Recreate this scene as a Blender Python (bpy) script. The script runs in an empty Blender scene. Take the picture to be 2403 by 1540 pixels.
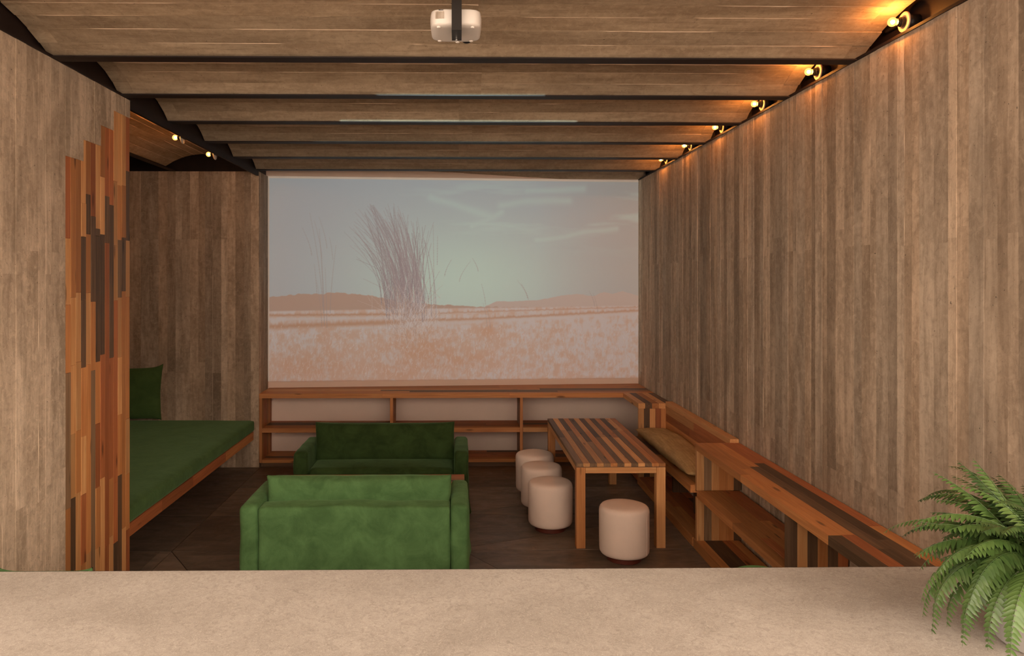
import bpy, bmesh, math, random
import numpy as np
from mathutils import Vector, Matrix
R = random.Random(7)
C = bpy.context.scene.collection
SC = bpy.context.scene

# ------------------------------------------------------------------ camera, world, light, exposure
F, CX, CY, H, YAW = 1750.0, 1100.0, 656.0, 2.25, math.radians(0.8)
cam = bpy.data.cameras.new('camera')
cam.sensor_width = 36.0; cam.sensor_fit = 'HORIZONTAL'
cam.lens = 36.0*F/2403.0
cam.shift_x = (1201.5-CX)/2403.0
cam.shift_y = -(770.0-CY)/2403.0
cam.clip_start = 0.05
camo = bpy.data.objects.new('camera', cam); C.objects.link(camo)
camo.location = (0, 0, H); camo.rotation_euler = (math.radians(90), 0, -YAW)
SC.camera = camo
w = bpy.data.worlds.new('world'); SC.world = w; w.use_nodes = True
bg = w.node_tree.nodes['Background']
bg.inputs[0].default_value = (1.0, 0.83, 0.68, 1)
bg.inputs[1].default_value = 7.2
sun = bpy.data.lights.new('hazy_sun', 'SUN'); sun.energy = 3.0; sun.angle = math.radians(30); sun.color = (1.0, 0.84, 0.68)
suno = bpy.data.objects.new('hazy_sun', sun); C.objects.link(suno)
suno.rotation_euler = Vector((-0.55, 0.70, -0.40)).to_track_quat('-Z', 'Y').to_euler()
SC.view_settings.view_transform = 'Standard'
SC.view_settings.look = 'None'
SC.view_settings.exposure = 0.0
SC.view_settings.gamma = 1.0
SC.view_settings.use_curve_mapping = False
BULB_STRENGTH = 1700.0
BULB_COLOR = (1.0, 0.38, 0.09)
PROJECTOR_WATTS = 300.0

# ------------------------------------------------------------------ main measures (metres; camera above the origin, room runs to +Y)
XL, XR = -2.39, 2.375          # wall faces
YBL, YBR = 9.46, 9.78          # screen wall at its left and right end
YN = 8.963                     # alcove end wall face
XN = -4.35                     # alcove side wall face
ZW = 3.555                     # top of the concrete walls
BEAM0, PITCH = 4.44, 0.897     # first steel beam in view and spacing
COUNTER_Y, COUNTER_Z = 2.19, 1.40

# ------------------------------------------------------------------ material helpers
def srgb(r, g, b):
    f = lambda c: (c/255.0)/12.92 if c/255.0 <= 0.04045 else ((c/255.0+0.055)/1.055)**2.4
    return (f(r), f(g), f(b), 1.0)

class NT:
    def __init__(s, name):
        s.m = bpy.data.materials.new(name); s.m.use_nodes = True
        s.t = s.m.node_tree; s.b = s.t.nodes['Principled BSDF']
    def n(s, typ, **kw):
        nd = s.t.nodes.new(typ)
        for k, v in kw.items(): setattr(nd, k, v)
        return nd
    def l(s, a, b): s.t.links.new(a, b)
    def coords(s, scale, jitter=True):
        g = s.n('ShaderNodeNewGeometry')
        mp = s.n('ShaderNodeVectorMath', operation='MULTIPLY'); mp.inputs[1].default_value = scale
        if jitter:
            oi = s.n('ShaderNodeObjectInfo')
            mu = s.n('ShaderNodeMath', operation='MULTIPLY'); mu.inputs[1].default_value = 53.0
            s.l(oi.outputs['Random'], mu.inputs[0])
            ad = s.n('ShaderNodeVectorMath', operation='ADD')
            s.l(g.outputs['Position'], ad.inputs[0]); s.l(mu.outputs[0], ad.inputs[1])
            s.l(ad.outputs[0], mp.inputs[0])
        else:
            s.l(g.outputs['Position'], mp.inputs[0])
        return mp.outputs[0]
    def noise(s, vec, scale=1.0, detail=4.0, rough=0.55, dist=0.0):
        nd = s.n('ShaderNodeTexNoise')
        nd.inputs['Scale'].default_value = scale; nd.inputs['Detail'].default_value = detail
        nd.inputs['Roughness'].default_value = rough; nd.inputs['Distortion'].default_value = dist
        s.l(vec, nd.inputs['Vector']); return nd.outputs['Fac']
    def ramp(s, fac, stops):
        r = s.n('ShaderNodeValToRGB'); e = r.color_ramp.elements
        while len(e) < len(stops): e.new(0.5)
        for i, (p, c) in enumerate(stops):
            e[i].position = p
            e[i].color = c if isinstance(c, tuple) else (c, c, c, 1)
        s.l(fac, r.inputs[0]); return r.outputs[0]
    def mix(s, fac, a, b, mode='MIX'):
        m = s.n('ShaderNodeMix', data_type='RGBA', blend_type=mode)
        for i, v in ((0, fac), (6, a), (7, b)):
            if isinstance(v, (int, float)): m.inputs[i].default_value = v
            elif isinstance(v, tuple): m.inputs[i].default_value = v
            else: s.l(v, m.inputs[i])
        return m.outputs[2]
    def bump(s, h, strength=0.3, dist=0.01):
        b = s.n('ShaderNodeBump'); b.inputs['Strength'].default_value = strength; b.inputs['Distance'].default_value = dist
        s.l(h, b.inputs['Height']); s.l(b.outputs[0], s.b.inputs['Normal'])
    def done(s, col, rough=0.8, spec=0.3):
        if isinstance(col, tuple): s.b.inputs['Base Color'].default_value = col
        else: s.l(col, s.b.inputs['Base Color'])
        if isinstance(rough, (int, float)): s.b.inputs['Roughness'].default_value = rough
        else: s.l(rough, s.b.inputs['Roughness'])
        s.b.inputs['Specular IOR Level'].default_value = spec
        return s.m

def mat_concrete(name, grain, lo, hi, stain):
    """board-marked concrete: tone differs from board to board, faint streaks along the board, blotches, pits"""
    k = NT(name)
    v = {'x': (1.1, 16, 16), 'z': (16, 16, 1.1), 'y': (16, 1.1, 16)}[grain]
    st = k.noise(k.coords(v), 1.6, 7, 0.7, 0.6)
    v2 = {'x': (0.55, 2.2, 2.2), 'z': (2.2, 2.2, 0.55), 'y': (2.2, 0.55, 2.2)}[grain]
    blot = k.noise(k.coords(v2), 1.7, 7, 0.72, 0.4)
    fine = k.noise(k.coords((1, 1, 1), False), 22.0, 7, 0.75, 0.6)
    drip = k.noise(k.coords(v2, False), 0.9, 5, 0.65, 0.3)
    oi = k.n('ShaderNodeObjectInfo')
    mid = tuple((a+b)/2 for a, b in zip(lo, hi))
    col = k.mix(k.ramp(blot, [(0.36, 0.0), (0.64, 1.0)]), lo, hi)
    col = k.mix(k.ramp(st, [(0.36, 0.55), (0.5, 0.0)]), col, stain)
    col = k.mix(k.ramp(fine, [(0.5, 0.0), (0.7, 0.5)]), col, tuple(min(1, c*1.16) for c in hi[:3])+(1,))
    col = k.mix(k.ramp(fine, [(0.32, 0.45), (0.47, 0.0)]), col, tuple(c*0.66 for c in lo[:3])+(1,))
    col = k.mix(k.ramp(drip, [(0.30, 0.5), (0.46, 0.0)]), col, tuple(c*0.62 for c in lo[:3])+(1,))
    col = k.mix(1.0, col, oi.outputs['Color'], 'MULTIPLY')
    pit = k.noise(k.coords((75, 75, 60)), 1.0, 2, 0.5)
    col = k.mix(k.ramp(pit, [(0.24, 0.8), (0.29, 0.0)]), col, (0.05, 0.035, 0.025, 1))
    ad = k.n('ShaderNodeMath', operation='ADD'); k.l(st, ad.inputs[0]); k.l(fine, ad.inputs[1])
    k.bump(ad.outputs[0], 0.4, 0.006)
    return k.done(col, 0.78, 0.25)

def mat_wood(name, axis, base, dark, per=0.25, rough=0.55, saw=False):
    k = NT(name)
    v = {'x': (1.2, 26, 26), 'y': (26, 1.2, 26), 'z': (26, 26, 1.2)}[axis]
    gr = k.noise(k.coords(v), 1.4, 6, 0.6, 0.8)
    big = k.noise(k.coords(tuple(c*0.28 for c in v)), 1.0, 3, 0.5, 1.5)
    col = k.mix(k.ramp(gr, [(0.32, 0.0), (0.7, 1.0)]), dark, base)
    col = k.mix(k.ramp(big, [(0.45, 0.0), (0.8, 0.55)]), col, dark)
    oi = k.n('ShaderNodeObjectInfo')
    pr = k.ramp(oi.outputs['Random'], [(0.0, 1.0-per), (1.0, 1.0+per)])
    col = k.mix(1.0, col, pr, 'MULTIPLY')
    kv = {'x': (2.2, 9, 9), 'y': (9, 2.2, 9), 'z': (9, 9, 2.2)}[axis]
    vo = k.n('ShaderNodeTexVoronoi'); vo.inputs['Scale'].default_value = 1.0
    k.l(k.coords(kv), vo.inputs['Vector'])
    col = k.mix(k.ramp(vo.outputs['Distance'], [(0.07, 0.85), (0.15, 0.0)]), col, tuple(c*0.35 for c in dark[:3])+(1,))
    k.bump(gr, 0.25, 0.004)
    return k.done(col, rough, 0.35)

WOOD = {}
TONES = {'light': (srgb(222, 168, 112), srgb(198, 136, 82)), 'mid': (srgb(204, 140, 84), srgb(174, 110, 62)),
         'red': (srgb(186, 114, 68), srgb(154, 86, 50)), 'dark': (srgb(116, 88, 64), srgb(80, 58, 42)),
         'grey': (srgb(148, 116, 86), srgb(112, 84, 60))}
def wood(axis, tone):
    k = (axis, tone)
    if k not in WOOD:
        b, d = TONES[tone]
        WOOD[k] = mat_wood('reclaimed_wood_%s_%s' % (tone, axis), axis, b, d)
    return WOOD[k]
def pick(seq='light light mid mid mid red red dark grey'):
    return R.choice(seq.split())

def mat_velvet(name, a, b):
    k = NT(name)
    n1 = k.noise(k.coords((1, 1, 1)), 6.0, 6, 0.65, 0.5)
    n2 = k.noise(k.coords((1, 1, 1)), 190.0, 2, 0.5)
    col = k.mix(k.ramp(n1, [(0.35, 0.0), (0.68, 1.0)]), a, b)
    n3 = k.noise(k.coords((1, 1, 1)), 16.0, 5, 0.6, 1.2)
    ad = k.n('ShaderNodeMath', operation='MULTIPLY_ADD'); ad.inputs[1].default_value = 3.0; k.l(n3, ad.inputs[0]); k.l(n2, ad.inputs[2])
    k.bump(ad.outputs[0], 0.3, 0.004)
    k.b.inputs['Sheen Weight'].default_value = 0.25
    k.b.inputs['Sheen Roughness'].default_value = 0.4
    k.b.inputs['Sheen Tint'].default_value = (0.45, 0.75, 0.35, 1)
    return k.done(col, 0.9, 0.1)

def mat_plain(name, col, rough=0.6, spec=0.3, metal=0.0, var=0.12, scale=8.0):
    k = NT(name)
    n1 = k.noise(k.coords((1, 1, 1)), scale, 4, 0.6)
    c = k.mix(1.0, col, k.ramp(n1, [(0.3, 1.0-var), (0.7, 1.0+var)]), 'MULTIPLY')
    k.b.inputs['Metallic'].default_value = metal
    return k.done(c, rough, spec)

CON_WALL = mat_concrete('board_marked_concrete_wall', 'z', srgb(150, 129, 108), srgb(205, 181, 156), srgb(146, 124, 102))
CON_VAULT = mat_concrete('board_marked_concrete_vault', 'x', srgb(152, 130, 106), srgb(188, 166, 139), srgb(136, 115, 92))
CON_NVAULT = mat_concrete('board_marked_concrete_alcove', 'y', srgb(152, 130, 106), srgb(188, 166, 139), srgb(136, 115, 92))
CON_FIN = mat_plain('cement_fin', srgb(196, 172, 148), 0.85, 0.2)
STEEL = mat_plain('dark_oxide_steel', srgb(34, 22, 19), 0.6, 0.3, 0.0, 0.25, 12)
BLACKSTEEL = mat_plain('black_painted_steel', srgb(34, 27, 22), 0.45, 0.4, 0.0, 0.1)
PLASTER = mat_plain('white_plaster', srgb(236, 210, 192), 0.9, 0.1, 0.0, 0.03, 3)
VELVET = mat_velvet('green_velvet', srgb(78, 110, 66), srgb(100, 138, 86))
VELVET_FAR = mat_velvet('green_velvet_shaded', srgb(44, 60, 30), srgb(60, 80, 42))  # the same green velvet, with the far sofa's shade put into the colour
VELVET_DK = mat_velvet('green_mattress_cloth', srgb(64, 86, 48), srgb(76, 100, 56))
CANVAS = mat_plain('cream_canvas', srgb(240, 214, 196), 0.9, 0.1, 0.0, 0.04, 5)
CREAM = mat_plain('cream_seam', srgb(206, 184, 164), 0.9, 0.1)
WHITEPL = mat_plain('white_plastic', srgb(232, 222, 212), 0.4, 0.4, 0.0, 0.02)
CERAMIC = mat_plain('white_ceramic', srgb(186, 166, 144), 0.5, 0.4)
BLACKPL = mat_plain('black_bakelite', srgb(24, 20, 18), 0.5, 0.4)
CHROME = mat_plain('bright_screw', (0.8, 0.78, 0.75, 1), 0.25, 0.5, 1.0)
DARKWOOD = mat_plain('dark_red_wood_base', srgb(96, 44, 32), 0.5, 0.35, 0.0, 0.2)
SOIL = mat_plain('potting_soil', srgb(50, 36, 26), 0.95, 0.1, 0.0, 0.3, 40)
DARKBOARD = mat_plain('dark_roof_board', srgb(38, 30, 26), 0.9, 0.1)

def mat_linen():
    k = NT('tan_linen')
    n1 = k.noise(k.coords((60, 5, 5), False), 1.0, 4, 0.6); n2 = k.noise(k.coords((5, 60, 60), False), 1.0, 4, 0.6)
    c = k.mix(k.ramp(n1, [(0.3, 0.0), (0.7, 1.0)]), srgb(166, 132, 88), srgb(200, 164, 114))
    c = k.mix(k.ramp(n2, [(0.4, 0.0), (0.75, 0.45)]), c, srgb(140, 104, 64))
    k.bump(n1, 0.2, 0.002)
    return k.done(c, 0.9, 0.1)
LINEN = mat_linen()

def mat_floor():
    k = NT('dark_slate')
    a = k.noise(k.coords((1, 3, 1)), 2.6, 6, 0.65, 0.8); b = k.noise(k.coords((1, 1, 1)), 9.0, 6, 0.7, 0.6)
    col = k.mix(k.ramp(a, [(0.32, 0.0), (0.72, 1.0)]), srgb(92, 76, 64), srgb(138, 116, 98))
    col = k.mix(k.ramp(b, [(0.58, 0.0), (0.78, 0.5)]), col, srgb(160, 138, 118))
    oi = k.n('ShaderNodeObjectInfo')
    col = k.mix(1.0, col, k.ramp(oi.outputs['Random'], [(0.0, 0.75), (1.0, 1.2)]), 'MULTIPLY')
    k.bump(b, 0.25, 0.006)
    return k.done(col, k.ramp(b, [(0.3, 0.32), (0.7, 0.55)]), 0.35)
SLATE = mat_floor()
GROUT = mat_plain('dark_joint', srgb(24, 18, 15), 0.9, 0.1)

def mat_counter():
    k = NT('trowelled_concrete')
    a = k.noise(k.coords((1, 1.4, 1), False), 3.0, 8, 0.72, 0.5); b = k.noise(k.coords((1, 1, 1), False), 38.0, 8, 0.75, 2.0)
    p = k.noise(k.coords((1, 1, 1), False), 120.0, 4, 0.7, 3.0)
    col = k.mix(k.ramp(a, [(0.34, 0.0), (0.68, 1.0)]), srgb(146, 136, 126), srgb(170, 160, 150))
    col = k.mix(k.ramp(b, [(0.46, 0.0), (0.66, 0.75)]), col, srgb(130, 120, 110))
    col = k.mix(k.ramp(p, [(0.52, 0.0), (0.66, 0.7)]), col, srgb(192, 182, 170))
    k.bump(p, 0.35, 0.003)
    return k.done(col, k.ramp(a, [(0.3, 0.5), (0.7, 0.68)]), 0.3)
COUNTER = mat_counter()

def mat_leaf():
    k = NT('fern_leaf')
    oi = k.n('ShaderNodeObjectInfo'); a = k.noise(k.coords((1, 1, 1)), 30, 2, 0.5)
    col = k.mix(oi.outputs['Random'], srgb(34, 54, 24), srgb(68, 92, 42))
    col = k.mix(k.ramp(a, [(0.4, 0.0), (0.8, 0.5)]), col, srgb(90, 108, 56))
    return k.done(col, 0.38, 0.45)
LEAF = mat_leaf()

def mat_bulb():
    m = bpy.data.materials.new('bulb_glass'); m.use_nodes = True; t = m.node_tree; t.nodes.clear()
    o = t.nodes.new('ShaderNodeOutputMaterial'); mx = t.nodes.new('ShaderNodeMixShader'); tr = t.nodes.new('ShaderNodeBsdfTransparent'); em = t.nodes.new('ShaderNodeEmission')
    tr.inputs[0].default_value = (1.0, 0.9, 0.7, 1)
    em.inputs[0].default_value = (1.0, 0.50, 0.13, 1); em.inputs[1].default_value = 3.2; mx.inputs[0].default_value = 0.45
    t.links.new(tr.outputs[0], mx.inputs[1]); t.links.new(em.outputs[0], mx.inputs[2]); t.links.new(mx.outputs[0], o.inputs[0])
    f = bpy.data.materials.new('hot_filament'); f.use_nodes = True
    b = f.node_tree.nodes['Principled BSDF']; b.inputs['Emission Color'].default_value = BULB_COLOR+(1,); b.inputs['Emission Strength'].default_value = BULB_STRENGTH
    return m, f
BULB, FILAMENT = mat_bulb()

# ------------------------------------------------------------------ object helpers
def link(name, mesh, mat=None, parent=None):
    o = bpy.data.objects.new(name, mesh); C.objects.link(o)
    if mat is not None and mesh is not None and not mesh.materials: mesh.materials.append(mat)
    if parent is not None: o.parent = parent
    return o
def empty(name, label=None, cat=None, group=None, kind=None, parent=None):
    o = bpy.data.objects.new(name, None); C.objects.link(o); o.empty_display_size = 0.05
    return tag(o, label, cat, group, kind, parent)
def tag(o, label=None, cat=None, group=None, kind=None, parent=None):
    if label: o['label'] = label
    if cat: o['category'] = cat
    if group: o['group'] = group
    if kind: o['kind'] = kind
    if parent is not None: o.parent = parent
    return o
def mesh_from(name, verts, faces, smooth=False):
    me = bpy.data.meshes.new(name); me.from_pydata(verts, [], faces); me.update()
    if smooth: me.polygons.foreach_set('use_smooth', [True]*len(me.polygons))
    return me
BOXF = [(0, 3, 2, 1), (4, 5, 6, 7), (0, 1, 5, 4), (1, 2, 6, 5), (2, 3, 7, 6), (3, 0, 4, 7)]
def box_vf(a, b):
    (x0, y0, z0), (x1, y1, z1) = a, b
    return [(x0, y0, z0), (x1, y0, z0), (x1, y1, z0), (x0, y1, z0), (x0, y0, z1), (x1, y0, z1), (x1, y1, z1), (x0, y1, z1)], BOXF
def box(name, a, b, mat, parent=None, bev=0.0):
    v, f = box_vf(a, b)
    if bev <= 0: return link(name, mesh_from(name, v, f), mat, parent)
    bm = bmesh.new(); vs = [bm.verts.new(p) for p in v]
    for q in f: bm.faces.new([vs[i] for i in q])
    bmesh.ops.bevel(bm, geom=list(bm.edges), offset=bev, segments=1, affect='EDGES')
    me = bpy.data.meshes.new(name); bm.to_mesh(me); bm.free()
    return link(name, me, mat, parent)
def multi(name, boxes, mat, parent=None):
    V, Fc = [], []
    for a, b in boxes:
        v, f = box_vf(a, b); n = len(V); V += v; Fc += [tuple(i+n for i in q) for q in f]
    return link(name, mesh_from(name, V, Fc), mat, parent)
def prism(name, poly, z0, z1, mat, parent=None, bev=0.0):
    """poly: list of (x,y) counter-clockwise, extruded in z"""
    n = len(poly)
    v = [(x, y, z0) for x, y in poly]+[(x, y, z1) for x, y in poly]
    f = [tuple(reversed(range(n))), tuple(range(n, 2*n))]+[(i, (i+1) % n, n+(i+1) % n, n+i) for i in range(n)]
    me = mesh_from(name, v, f)
    return link(name, me, mat, parent)
def lathe(name, prof, mat, parent=None, seg=40, smooth=True, axis='z', loc=(0, 0, 0), caps=True):
    V, Fc = [], []
    for r, z in prof:
        for i in range(seg):
            a = 2*math.pi*i/seg
            V.append((r*math.cos(a), r*math.sin(a), z))
    for j in range(len(prof)-1):
        for i in range(seg):
            k = (i+1) % seg
            Fc.append((j*seg+i, j*seg+k, (j+1)*seg+k, (j+1)*seg+i))
    if caps:
        Fc.append(tuple(reversed(range(seg)))); Fc.append(tuple(range((len(prof)-1)*seg, len(prof)*seg)))
    if axis == '-x': V = [(-z, y, x) for x, y, z in V]
    if axis == '+x': V = [(z, y, -x) for x, y, z in V]
    V = [(x+loc[0], y+loc[1], z+loc[2]) for x, y, z in V]
    return link(name, mesh_from(name, V, Fc, smooth), mat, parent)
def wob(x, y, z, s, seed=0.0):
    return (math.sin(x*s*1.7+seed+2.1*math.sin(y*s+seed*2)) * math.sin(y*s*1.3+1.3*seed+1.7*math.sin(z*s*1.1)) + math.sin(z*s*1.9+x*s*0.7+seed*3))*0.5
def grid_cube(n):
    """surface grid of the cube [-1,1]^3 with shared vertices; n = (nx,ny,nz)"""
    idx, V, Fc = {}, [], []
    def vid(i, j, k):
        key = (i, j, k)
        if key not in idx:
            idx[key] = len(V); V.append((2*i/n[0]-1, 2*j/n[1]-1, 2*k/n[2]-1))
        return idx[key]
    for i in range(n[0]):
        for j in range(n[1]):
            Fc.append((vid(i, j, 0), vid(i, j+1, 0), vid(i+1, j+1, 0), vid(i+1, j, 0)))
            Fc.append((vid(i, j, n[2]), vid(i+1, j, n[2]), vid(i+1, j+1, n[2]), vid(i, j+1, n[2])))
    for i in range(n[0]):
        for k in range(n[2]):
            Fc.append((vid(i, 0, k), vid(i+1, 0, k), vid(i+1, 0, k+1), vid(i, 0, k+1)))
            Fc.append((vid(i, n[1], k), vid(i, n[1], k+1), vid(i+1, n[1], k+1), vid(i+1, n[1], k)))
    for j in range(n[1]):
        for k in range(n[2]):
            Fc.append((vid(0, j, k), vid(0, j, k+1), vid(0, j+1, k+1), vid(0, j+1, k)))
            Fc.append((vid(n[0], j, k), vid(n[0], j+1, k), vid(n[0], j+1, k+1), vid(n[0], j, k+1)))
    return V, Fc
def soft_box(name, a, b, mat, parent=None, r=0.05, puff=(0, 0, 0), noise=0.004, ns=9.0, n=None, seed=0.0, fn=None, flat_bottom=True):
    ctr = [(a[i]+b[i])/2 for i in range(3)]; hf = [(b[i]-a[i])/2 for i in range(3)]
    if n is None: n = tuple(max(6, min(40, int(h*2/0.045))) for h in hf)
    V, Fc = grid_cube(n); out = []
    for p in V:
        # pack samples toward the edges so that the rounding is resolved
        q = [math.copysign(abs(c)**0.8, c) for c in p]
        P = [q[i]*hf[i] for i in range(3)]
        rr = min(r, min(hf)*0.98)
        inn = [max(-(hf[i]-rr), min(hf[i]-rr, P[i])) for i in range(3)]
        d = Vector([P[i]-inn[i] for i in range(3)])
        if d.length > 1e-9:
            d = d.normalized()*rr
            if sum(1 for i in range(3) if abs(P[i]) > hf[i]-rr) >= 1:
                P = [inn[i]+d[i] for i in range(3)]
        for i in range(3):
            j, k = [m for m in range(3) if m != i]
            if abs(p[i]) > 0.999 and puff[i]:
                P[i] += math.copysign(puff[i]*(1-q[j]**2)*(1-q[k]**2), p[i])
        x, y, z = (P[i]+ctr[i] for i in range(3))
        if noise:
            e = noise*wob(x, y, z, ns, seed)
            x += e*0.6; y += e; z += (e if not (flat_bottom and p[2] < -0.9) else 0)
        if flat_bottom and z < a[2]: z = a[2]
        if fn: x, y, z = fn(x, y, z, p)
        out.append((x, y, z))
    return link(name, mesh_from(name, out, Fc, True), mat, parent)
def pillow(name, w_, h_, t_, mat, M, parent=None, n=(40, 22), power=0.42, pinch=0.06, noise=0.006, seed=0.0, ear=0.0):
    """cushion lying in its own x,y plane, thickness in z; M places it"""
    V, Fc = [], []
    nx, ny = n
    for side in (1, -1):
        for j in range(ny+1):
            for i in range(nx+1):
                u = 2*i/nx-1; v = 2*j/ny-1
                u = math.sin(u*math.pi/2)*0.6+u*0.4; v = math.sin(v*math.pi/2)*0.6+v*0.4
                prof = max(0.0, (1-abs(u)**2.6)*(1-abs(v)**2.6))**power
                x = u*w_/2*(1-pinch*(1-v*v)*abs(u)**3); y = v*h_/2*(1-pinch*(1-u**4)*abs(v)**3)
                if v > 0: y += ear*abs(u)**6*v*v
                z = side*t_/2*prof
                z += noise*wob(x, y, 0, 11, seed)*(0.3+prof)
                x += noise*0.5*wob(y, x, 1, 14, seed+1)
                V.append(tuple(M @ Vector((x, y, z))))
    N = (nx+1)*(ny+1)
    for j in range(ny):
        for i in range(nx):
            a = j*(nx+1)+i
            Fc.append((a, a+1, a+nx+2, a+nx+1)); Fc.append((N+a, N+a+nx+1, N+a+nx+2, N+a+1))
    me = mesh_from(name, V, Fc, True)
    bm = bmesh.new(); bm.from_mesh(me); bmesh.ops.remove_doubles(bm, verts=list(bm.verts), dist=0.0015)
    bm.to_mesh(me); bm.free(); me.polygons.foreach_set('use_smooth', [True]*len(me.polygons))
    return link(name, me, mat, parent)
def split_len(a, b, lo, hi):
    out, p = [], a
    while b-p > hi:
        q = p+R.uniform(lo, hi)
        if b-q < lo*0.5: break
        out.append((p, q)); p = q
    out.append((p, b)); return out

# ------------------------------------------------------------------ room shell
# floor
floor = box('floor', (XN-0.2, 2.19, -0.1), (XR+0.2, 10.0, -0.012), GROUT); tag(floor, kind='structure')
def clip(poly, p, d):
    """split a convex polygon by the line through p with direction d"""
    A, B = [], []
    sd = lambda q: d[0]*(q[1]-p[1])-d[1]*(q[0]-p[0])
    for i in range(len(poly)):
        q, r = poly[i], poly[(i+1) % len(poly)]; s, t = sd(q), sd(r)
        if s >= 0: A.append(q)
        if s <= 0: B.append(q)
        if s*t < 0:
            k = s/(s-t); m = (q[0]+(r[0]-q[0])*k, q[1]+(r[1]-q[1])*k); A.append(m); B.append(m)
    return [P for P in (A, B) if len(P) >= 3]
def inset(poly, g):
    cx = sum(p[0] for p in poly)/len(poly); cy = sum(p[1] for p in poly)/len(poly); out = []
    n = len(poly); lines = []
    for i in range(n):
        a, b = Vector(poly[i]), Vector(poly[(i+1) % n]); d = (b-a)
        if d.length < 1e-6: return None
        d.normalize(); nrm = Vector((-d.y, d.x))
        if nrm.dot(Vector((cx, cy))-a) < 0: nrm = -nrm
        lines.append((a+nrm*g, d))
    for i in range(n):
        (p, d), (q, e) = lines[i-1], lines[i]; den = d.x*e.y-d.y*e.x
        if abs(den) < 1e-4: out.append((q.x, q.y)); continue
        t = ((q.x-p.x)*e.y-(q.y-p.y)*e.x)/den; out.append((p.x+d.x*t, p.y+d.y*t))
    return out
def area(P): return 0.5*sum(P[i][0]*P[(i+1) % len(P)][1]-P[(i+1) % len(P)][0]*P[i][1] for i in range(len(P)))
rows = [2.30, 3.38, 4.32, 5.26, 6.20, 7.14, 8.08, 9.02, 9.90]
cuts = {4.32: [((0.5, 4.32), (1.0, 0.5))], 5.26: [((0.03, 6.2), (0.28, -0.41)), ((-2.37, 6.2), (0.28, -0.41))],
        6.20: [((0.11, 6.28), (0.575, 0.24))], 7.14: [((0.116, 7.24), (0.516, 0.19)), ((0.13, 8.03), (0.525, -0.18))],
        8.08: [((-0.5, 8.08), (1.0, 0.36))], 3.38: [((-1.0, 3.38), (1, 0.45))]}
for i in range(len(rows)-1):
    y0, y1 = rows[i], rows[i+1]
    polys = [[(-2.37, y0), (XR, y0), (XR, y1), (-2.37, y1)]]
    if y1 > 4.4: polys.append([(XN, y0), (-2.37, y0), (-2.37, y1), (XN, y1)])
    if abs(y0-5.26) < 1e-6: polys = [P for Q in polys for P in clip(Q, (-2.47, 0), (0, 1))]
    for p, d in cuts.get(y0, []):
        polys = [P for Q in polys for P in (clip(Q, p, d) if max(q[0] for q in Q) > -2.3 else [Q])]
    for P in polys:
        if area(P) < 0: P = P[::-1]
        if area(P) < 0.012: continue
        Q = inset(P, 0.0035)
        if Q and area(Q) > 0.005: prism('floor_slab', Q, -0.012, R.uniform(-0.0015, 0.0005), SLATE, floor)
bounce_floor = box('floor_bounce', (-8, -9, 0.40), (8, 1.05, 0.50), COUNTER); tag(bounce_floor, kind='structure')  # unseen upper floor, added to bounce light towards the room

# walls: a concrete core faced with the marks of the formwork boards
def board_face(parent, span, zr, face, axis, outward, heights, zlow=0.0, skip=None, wid=(0.055, 0.125), mat=None, ztop=None, pale=None):
    """strips of board-marked concrete on a plane. axis 'y': plane x=face running in y; axis 'x': plane y=face running in x"""
    p = span[0]
    while p < span[1]-0.02:
        q = min(span[1], p+R.uniform(*wid))
        if span[1]-q < 0.03: q = span[1]
        top = zr[1] if ztop is None else ztop((p+q)/2)
        tone = R.choice((0.7, 0.8, 0.88, 0.95, 1.0, 1.04, 1.1)); wr = R.uniform(0.95, 1.02); dcol = R.uniform(0.0, 0.005)
        if pale: tone = pale*R.uniform(0.95, 1.05); wr = 1.02; dcol *= 0.5
        hs = [zr[0]]+[h+R.choice((-0.02, -0.02, 0.0, 0.05, 0.11)) for h in heights]+[top]
        lo = zr[0]
        if skip: lo = max(lo, skip((p+q)/2))
        for a, b in zip(hs[:-1], hs[1:]):
            a = max(a, lo)
            if b-a < 0.01: continue
            d = dcol+R.uniform(0.0, 0.0006)
            f0, f1 = face-outward*0.03, face+outward*d
            x0, x1 = sorted((f0, f1))
            if axis == 'y': v, f = box_vf((x0, p, a), (x1, q, b))
            else: v, f = box_vf((p, x0, a), (q, x1, b))
            v = list(v); f = list(f)
            if R.random() < 0.08:            # cement fin left in the joint between two boards
                n = int((b-a)/0.10)+2; zz = [a+(b-a)*i/(n-1) for i in range(n)]; base = len(v)
                for z in zz:
                    e = R.choice((0.0, 0.0005, 0.001, 0.0025)); t = R.uniform(0.0015, 0.003)
                    for (u, k) in ((p-0.001, 0), (p+t*0.4, e), (p+t, 0)):
                        fx = f1+outward*k
                        v.append((fx, u, z) if axis == 'y' else (u, fx, z))
                for i in range(n-1):
                    for c in range(2):
                        o_ = base+i*3+c; f.append((o_, o_+1, o_+4, o_+3))
            bo = link('board_mark', mesh_from('board_mark', v, f), mat or CON_WALL, parent)
            bo.data.materials.append(CON_FIN)
            for pg in bo.data.polygons[6:]: pg.material_index = 1
            t = tone*R.uniform(0.97, 1.03); bo.color = (t, t*wr, t*wr*wr, 1)
        p = q

wall_right = box('wall_right', (XR+0.028, 1.0, 0.0), (XR+0.25, 10.0, ZW), CON_WALL); tag(wall_right, kind='structure')
board_face(wall_right, (3.06, 9.78), (0, ZW), XR, 'y', -1, [1.05, 2.45], mat=CON_WALL)
board_face(wall_right, (1.0, 3.06), (0, ZW), XR, 'y', -1, [], wid=(0.08, 0.13), mat=CON_WALL)
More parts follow.
